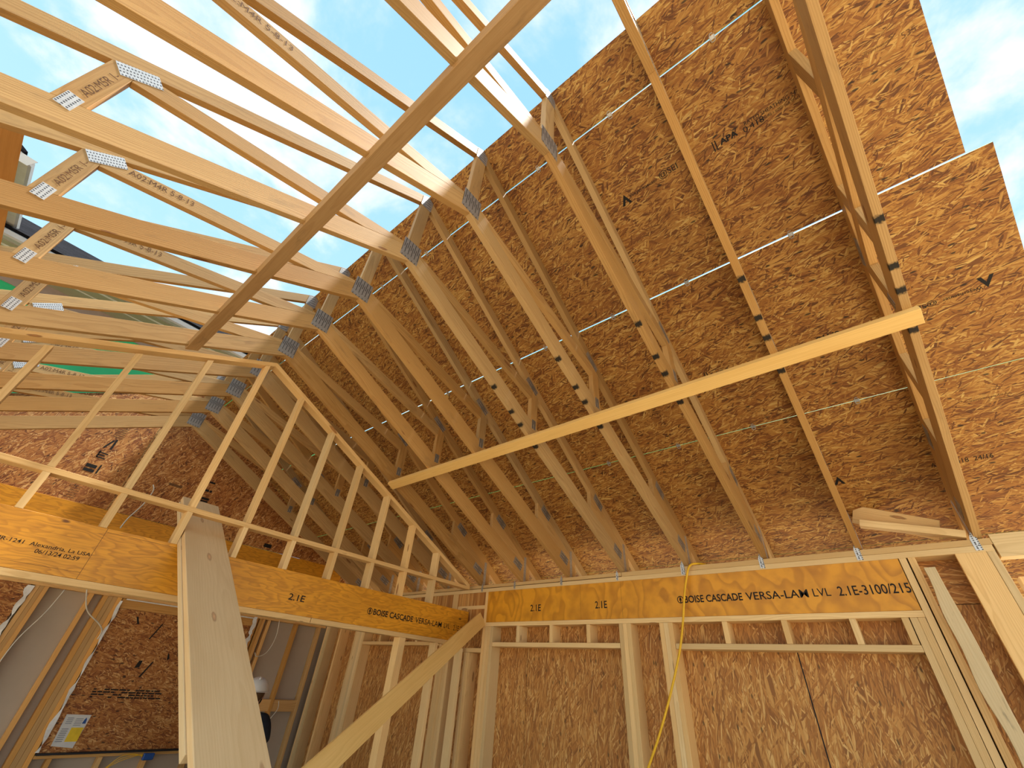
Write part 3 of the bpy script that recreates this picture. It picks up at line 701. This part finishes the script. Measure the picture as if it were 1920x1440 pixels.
o = tag(box('torn_wrap', FX + .004, FX + .01, 1.30, 2.78, .516, .528, M['white'], 'y', bev=0), 'thin white wrap line along the top of the covered window', 'torn plastic wrap')
# paper notice
pn = thing('paper_notice', (FX, 1.43, -.77), 'printed white and yellow paper stapled to the window cover', 'paper notice')
prism('sheet', [(FX - .0085, 1.345, -.765), (FX - .0085, 1.525, -.785), (FX - .0085, 1.54, -.525), (FX - .0085, 1.335, -.520)], (1, 0, 0), .0015, YA, M['paper'], pn, 0)
def pq(q, mat): marks('printed_block', q, (FX - .0068, 1.345, -.765), YA, ZA, pn, mat, .0006)
pq([rect(.085, .03, .10, .11)], 'yellow')
pq([rect(.012, .03 + i * .016, .055, .007) for i in range(7)] + [rect(.015, .17 + i * .014, .05, .006) for i in range(4)] + [rect(.085, .155 + i * .013, .06, .005) for i in range(5)], 'greyprint')
pq([[(.15, .17), (.18, .17), (.175, .205), (.165, .22), (.155, .2)]], 'blue')
# cables
tag(tube('cable', [(-6.7, .87, .62), (-6.70, .905, .52), (-6.72, 1.00, .36), (-6.76, 1.16, .26), (-6.80, 1.23, .20), (-6.81, 1.235, .12)], .006, M['wire']), 'white cable looping from the beam to the edge of the covered window', 'cable')
tag(tube('cable', [(-6.80, .735, .52), (-6.80, .70, .3), (-6.80, .62, .02), (-6.80, .60, -.4), (-6.80, .56, -.8), (-6.80, .5, -1.4)], .005, M['wire']), 'thin white cable hanging in the grey wallboard bay at far left', 'cable')
tag(tube('cable', [(-6.80, 3.10, .54), (-6.80, 3.13, .34), (-6.80, 3.08, .16), (-6.80, 2.97, .10), (-6.81, 2.93, .14)], .0045, M['wire']), 'white cable hanging in front of the grey wallboard right of the planks', 'cable')
tag(tube('cable', [(-6.80, 3.46, -.36), (-6.78, 3.47, -.44), (-6.78, 3.42, -.53), (-6.81, 3.37, -.62)], .0045, M['wire']), 'short white cable end below the orange block', 'cable')
tag(tube('cable', [(-6.83, .93, 1.78), (-6.80, .96, 1.70), (-6.70, .93, 1.50), (-6.60, .86, 1.30), (-6.5, .83, 1.16)], .007, M['wire']), 'white cable coming out of a hole in the gable board above the beam', 'cable')
cb = thing('cable_connector', (-6.78, 2.18, -.87), 'blue connector with thin yellow wires under the black window ledge', 'connector')
bar('plug_body', (-6.78, 2.20, -.865), YA, ZA, .10, .055, .05, M['blue'], cb, .006)
for i in range(3): tube('lead_wire', [(-6.78, 2.15, -.865 + .01 * i), (-6.78, 2.06, -.84 - .01 * i), (-6.79, 1.95, -.86 - .02 * i), (-6.80, 1.85, -.96)], .003, M['hose'], cb, 5)

# yellow hose
tag(tube('air_hose', [(-1.10, 3.95, .945), (-1.17, 3.87, .948), (-1.225, 3.835, .925), (-1.262, 3.82, .83), (-1.30, 3.81, .70), (-1.345, 3.80, .50), (-1.40, 3.78, .30), (-1.50, 3.75, .04), (-1.61, 3.70, -.22), (-1.75, 3.64, -.50), (-1.95, 3.5, -.95), (-2.2, 3.3, -1.5), (-2.4, 3.1, -1.80)], .0085, M['hose'], None, 10), 'yellow air hose hanging from the top plate in front of the header', 'hose')

# ------------------------------------------------------------------ existing house beyond
hs = thing('house', (-8.5, -1, FLOOR), 'existing house beyond the trusses with green sheathing and dark shingles', 'house')
box('wall', -8.1, -7.9, -6, 3.2, FLOOR, 3.98, M['green'], 'z', hs, 0)
box('frieze_board', -7.93, -7.885, -6, 3.2, 3.98, 4.20, M['taupe'], 'y', hs, 0)
sf = box('soffit', -7.9, -7.3, -6, 3.2, 4.20, 4.215, M['olive'], 'y', hs, 0)
box('soffit_trim', -7.62, -7.60, -6, 3.2, 4.192, 4.20, M['trim'], 'y', hs, 0)
box('soffit_trim', -7.42, -7.39, -6, 3.2, 4.192, 4.20, M['trim'], 'y', hs, 0)
g = box('gutter', -7.32, -7.20, -6, 3.2, 4.215, 4.32, M['gutter'], 'y', hs, .02)
prism('roof', [(-7.22, -6, 4.32), (-7.22, 3.4, 4.32), (-8.75, 3.4, 5.48), (-8.75, -6, 5.48)], (.61, 0, .79), .04, YA, M['shingle'], hs, 0)
prism('roof', [(-10.3, -6, 4.32), (-10.3, 3.4, 4.32), (-8.75, 3.4, 5.48), (-8.75, -6, 5.48)], (-.61, 0, .79), .04, YA, M['shingle'], hs, 0)
gu = hs
box('gutter', -7.8, -5.95, -1.97, -1.84, 4.40, 4.50, M['gutter'], 'x', gu, .02)
prism('end_cap', [(-5.94, -1.99, 4.50), (-5.94, -1.83, 4.50), (-5.94, -1.86, 4.38), (-5.94, -1.96, 4.38)], (1, 0, 0), .006, YA, M['trim'], gu, 0)
box('fascia_board', -7.8, -5.95, -2.02, -1.975, 4.36, 4.52, M['trim'], 'x', gu, .002)
prism('roof_edge', [(-7.8, -1.96, 4.52), (-5.93, -1.96, 4.52), (-5.93, -3.4, 5.4), (-7.8, -3.4, 5.4)], (0, .52, .85), .03, XA, M['shingle'], gu, 0)

# ------------------------------------------------------------------ worker
def worker(loc, rot):
    root = thing('person', loc, 'person in a white hard hat and dark shirt, mostly hidden behind the leaning planks', 'person')
    R = Matrix.Translation(V(loc)) @ Matrix.Rotation(rot, 4, 'Z')
    def skin(nm, pts, edges, rad, mat, root_i=0, lv=2):
        me = bpy.data.meshes.new(nm); me.from_pydata(pts, edges, []); me.materials.append(mat)
        o = bpy.data.objects.new(nm, me); COL.objects.link(o); o.parent = root; o.matrix_local = root.matrix_basis.inverted() @ R
        m = o.modifiers.new('Skin', 'SKIN'); m.use_smooth_shade = True
        for i, r in enumerate(rad):
            me.skin_vertices[0].data[i].radius = r if isinstance(r, tuple) else (r, r)
        me.skin_vertices[0].data[root_i].use_root = True
        s = o.modifiers.new('Sub', 'SUBSURF'); s.levels = s.render_levels = lv
        return o
    # pelvis, spine, neck, head, arms, legs in one surface
    pts = [(0, 0, .92), (0, 0, 1.10), (0, 0, 1.27), (0, -.005, 1.38), (0, .01, 1.46), (0, .015, 1.55), (0, .02, 1.63),
           (.17, 0, 1.36), (.235, .02, 1.11), (.20, .20, .98), (-.17, 0, 1.36), (-.25, .03, 1.11), (-.20, .21, 1.0),
           (.09, 0, .86), (.10, .02, .48), (.105, -.01, .09), (-.09, 0, .86), (-.11, .03, .48), (-.115, -.01, .09)]
    ed = [(0, 1), (1, 2), (2, 3), (3, 4), (4, 5), (5, 6), (3, 7), (7, 8), (8, 9), (3, 10), (10, 11), (11, 12), (0, 13), (13, 14), (14, 15), (0, 16), (16, 17), (17, 18)]
    rad = [(.13, .09), (.12, .08), (.13, .085), (.10, .07), .056, .082, .075, .06, .046, .032, .06, .046, .032, .085, .06, .042, .085, .06, .042]
    b = skin('body', pts, ed, rad, M['skin'])
    st = [(0, 0, .86), (0, 0, 1.10), (0, 0, 1.27), (0, -.005, 1.375), (.175, 0, 1.36), (.225, .012, 1.17), (-.175, 0, 1.36), (-.238, .02, 1.17), (0, .005, 1.425)]
    skin('shirt', st, [(0, 1), (1, 2), (2, 3), (3, 4), (4, 5), (3, 6), (6, 7), (3, 8)], [(.178, .140), (.170, .130), (.180, .135), (.165, .125), .085, .072, .085, .072, .085], M['shirt'])
    skin('trousers', [(0, 0, .95), (.09, 0, .86), (.10, .02, .48), (.105, -.01, .10), (-.09, 0, .86), (-.11, .03, .48), (-.115, -.01, .10)], [(0, 1), (1, 2), (2, 3), (0, 4), (4, 5), (5, 6)], [(.165, .125), .10, .075, .062, .10, .075, .062], M['jeans'])
    for sx in (1, -1):
        skin('boot', [(sx * .11, -.03, .06), (sx * .11, .08, .05), (sx * .115, .17, .04)], [(0, 1), (1, 2)], [.055, .05, .042], M['boot'])
        hx, hy, hz = sx * .20, .205, .985
        for f in range(4):
            ln = (.075, .085, .08, .062)[f]
            skin('finger', [(hx - .024 + .016 * f, hy + .055, hz - .02), (hx - .026 + .017 * f, hy + .055 + ln * .5, hz - .03), (hx - .026 + .017 * f, hy + .05 + ln * .85, hz - .06)], [(0, 1), (1, 2)], [.009, .008, .007], M['skin'], 0, 1)
        skin('thumb', [(hx - sx * .03, hy + .02, hz - .01), (hx - sx * .05, hy + .055, hz - .02), (hx - sx * .05, hy + .085, hz - .035)], [(0, 1), (1, 2)], [.011, .010, .008], M['skin'], 0, 1)
        skin('palm', [(hx, hy, hz), (hx, hy + .055, hz - .02)], [(0, 1)], [(.036, .018), (.038, .016)], M['skin'], 0, 1)
        bm = bmesh.new(); bmesh.ops.create_uvsphere(bm, u_segments=8, v_segments=6, radius=.011); put('eye', bm, M['white'], R @ Matrix.Translation((sx * .03, .093, 1.575)), root)
        bm = bmesh.new(); bmesh.ops.create_uvsphere(bm, u_segments=10, v_segments=8, radius=.03); bmesh.ops.scale(bm, vec=(.35, .7, 1), verts=bm.verts); put('ear', bm, M['skin'], R @ Matrix.Translation((sx * .085, .01, 1.565)), root)
    bm = bmesh.new(); bmesh.ops.create_cone(bm, cap_ends=True, segments=8, radius1=.018, radius2=.006, depth=.05); put('nose', bm, M['skin'], R @ Matrix.Translation((0, .105, 1.55)), root)
    bar('mouth', R @ V((0, .098, 1.51)), R.to_3x3() @ XA, ZA, .045, .008, .006, M['boot'], root, .001)
    bm = bmesh.new(); bmesh.ops.create_uvsphere(bm, u_segments=20, v_segments=12, radius=1); bmesh.ops.scale(bm, vec=(.092, .085, .095), verts=bm.verts); put('hair', bm, M['boot'], R @ Matrix.Translation((0, -.022, 1.595)), root)
    bm = bmesh.new(); bmesh.ops.create_uvsphere(bm, u_segments=32, v_segments=16, radius=1)
    bmesh.ops.delete(bm, geom=[v for v in bm.verts if v.co.z < -.02], context='VERTS')
    bmesh.ops.scale(bm, vec=(.118, .145, .115), verts=bm.verts)
    for f in bm.faces: f.smooth = True
    hh = put('hard_hat', bm, M['hat'], R @ Matrix.Translation((0, .015, 1.605)), root)
    bm = bmesh.new(); bmesh.ops.create_cone(bm, cap_ends=True, segments=32, radius1=.135, radius2=.125, depth=.012); bmesh.ops.scale(bm, vec=(.95, 1.22, 1), verts=bm.verts); put('hat_brim', bm, M['hat'], R @ Matrix.Translation((0, .03, 1.60)), root)
    bar('hat_ridge', R @ V((0, .01, 1.665)), R.to_3x3() @ YA, ZA, .17, .115, .02, M['hat'], root, .012)
    tube('chin_strap', [R @ V((.09, .02, 1.6)), R @ V((.075, .06, 1.50)), R @ V((0, .085, 1.455)), R @ V((-.075, .06, 1.50)), R @ V((-.09, .02, 1.6))], .007, M['black'], root, 6)
    return root
worker((-5.40, 2.47, FLOOR), math.radians(70))

# ------------------------------------------------------------------ floor and ground
o = box('floor', -6.95, 2.2, -2.35, 4.05, FLOOR - .12, FLOOR, M['concrete'], 'x', bev=.004); o['kind'] = 'structure'
bm = bmesh.new(); bmesh.ops.create_grid(bm, x_segments=2, y_segments=2, size=40)
o = put('ground', bm, M['ground'], Matrix.Translation((0, 0, FLOOR - .13))); o['kind'] = 'structure'
# plates carrying the unseen left ends of the trusses
o = tag(box('top_plate', -6.84, .605, YC - 2.93, YC - 2.79, .859, .935, M['stud'], 'x'), 'plate carrying the truss ends behind the viewer', 'plate board')
for i in range(5): tag(box('wall_stud', -6.8 + i * 1.84, -6.762 + i * 1.84, YC - 2.93, YC - 2.79, FLOOR, .859, M['stud'], 'z'), 'post under the plate behind the viewer, %s from the far end' % ORD[i], 'stud')

# ------------------------------------------------------------------ light
w = bpy.data.worlds.new('sky'); scn.world = w; w.use_nodes = True
nt = w.node_tree; nt.nodes.clear()
def WN(k, ins=None, **p):
    nd = nt.nodes.new(k)
    for a, b in p.items(): setattr(nd, a, b)
    for a, b in (ins or {}).items():
        if isinstance(b, bpy.types.NodeSocket): nt.links.new(b, nd.inputs[a])
        else: nd.inputs[a].default_value = b
    return nd
tcw = WN('ShaderNodeTexCoord').outputs['Generated']
sep = WN('ShaderNodeSeparateXYZ', {0: tcw})
zc = WN('ShaderNodeMath', {0: sep.outputs[2], 1: .12}, operation='MAXIMUM').outputs[0]
px = WN('ShaderNodeMath', {0: sep.outputs[0], 1: zc}, operation='DIVIDE').outputs[0]
py = WN('ShaderNodeMath', {0: sep.outputs[1], 1: zc}, operation='DIVIDE').outputs[0]
pv = WN('ShaderNodeCombineXYZ', {0: px, 1: py, 2: 1.7}).outputs[0]
n1 = WN('ShaderNodeTexNoise', {'Vector': pv, 'Scale': 2.1, 'Detail': 7.0, 'Roughness': .58, 'Distortion': .25}).outputs['Fac']
cm = WN('ShaderNodeMapRange', {'Value': n1, 'From Min': .455, 'From Max': .63}, interpolation_type='SMOOTHSTEP').outputs[0]
blue = WN('ShaderNodeMapRange', {'Value': sep.outputs[2], 'From Min': 0, 'From Max': 1}).outputs[0]
bl = WN('ShaderNodeMix', {0: blue}, data_type='RGBA'); bl.inputs[6].default_value = (.31, .45, .52, 1); bl.inputs[7].default_value = (.165, .32, .47, 1)
n2 = WN('ShaderNodeTexNoise', {'Vector': pv, 'Scale': 4.0, 'Detail': 5.0}).outputs['Fac']
cl = WN('ShaderNodeMix', {0: n2}, data_type='RGBA'); cl.inputs[6].default_value = (.36, .40, .45, 1); cl.inputs[7].default_value = (.52, .53, .53, 1)
mx = WN('ShaderNodeMix', {0: cm, 6: bl.outputs[2], 7: cl.outputs[2]}, data_type='RGBA')
gd = WN('ShaderNodeMapRange', {'Value': sep.outputs[2], 'From Min': -.03, 'From Max': .0}).outputs[0]
gm_ = WN('ShaderNodeMix', {0: gd, 7: mx.outputs[2]}, data_type='RGBA'); gm_.inputs[6].default_value = (.20, .17, .13, 1)
bg = WN('ShaderNodeBackground', {'Color': gm_.outputs[2], 'Strength': 1.0})
ow = WN('ShaderNodeOutputWorld'); nt.links.new(bg.outputs[0], ow.inputs[0])
sun = bpy.data.lights.new('sun', 'SUN'); sun.energy = 4.6; sun.angle = math.radians(5); sun.color = (1, .93, .82)
so = bpy.data.objects.new('sun', sun); COL.objects.link(so)
so.rotation_euler = V((.10, .24, .93)).to_track_quat('Z', 'Y').to_euler()

# ------------------------------------------------------------------ camera
cam = bpy.data.cameras.new('camera'); co = bpy.data.objects.new('camera', cam); COL.objects.link(co)
r_ = V((0.77597874, 0.6273958, 0.06505)); u_ = V((0.33168347, -0.49359114, 0.80396136)); f_ = V((-0.53651008, 0.60228091, 0.59111305))
co.matrix_basis = frame(V((0, 0, 0)), r_, u_, -f_)
cam.sensor_width = 36; cam.sensor_fit = 'HORIZONTAL'; cam.lens = 771.4433 * 36 / 1920; cam.clip_start = .02; cam.clip_end = 300
scn.camera = co

for ob in list(scn.objects):
    if ob.parent is None: ob.location.z += -FLOOR
scn.view_settings.view_transform = 'Standard'; scn.view_settings.look = 'None'
scn.view_settings.exposure = 1.3; scn.view_settings.gamma = 1; scn.view_settings.use_curve_mapping = False
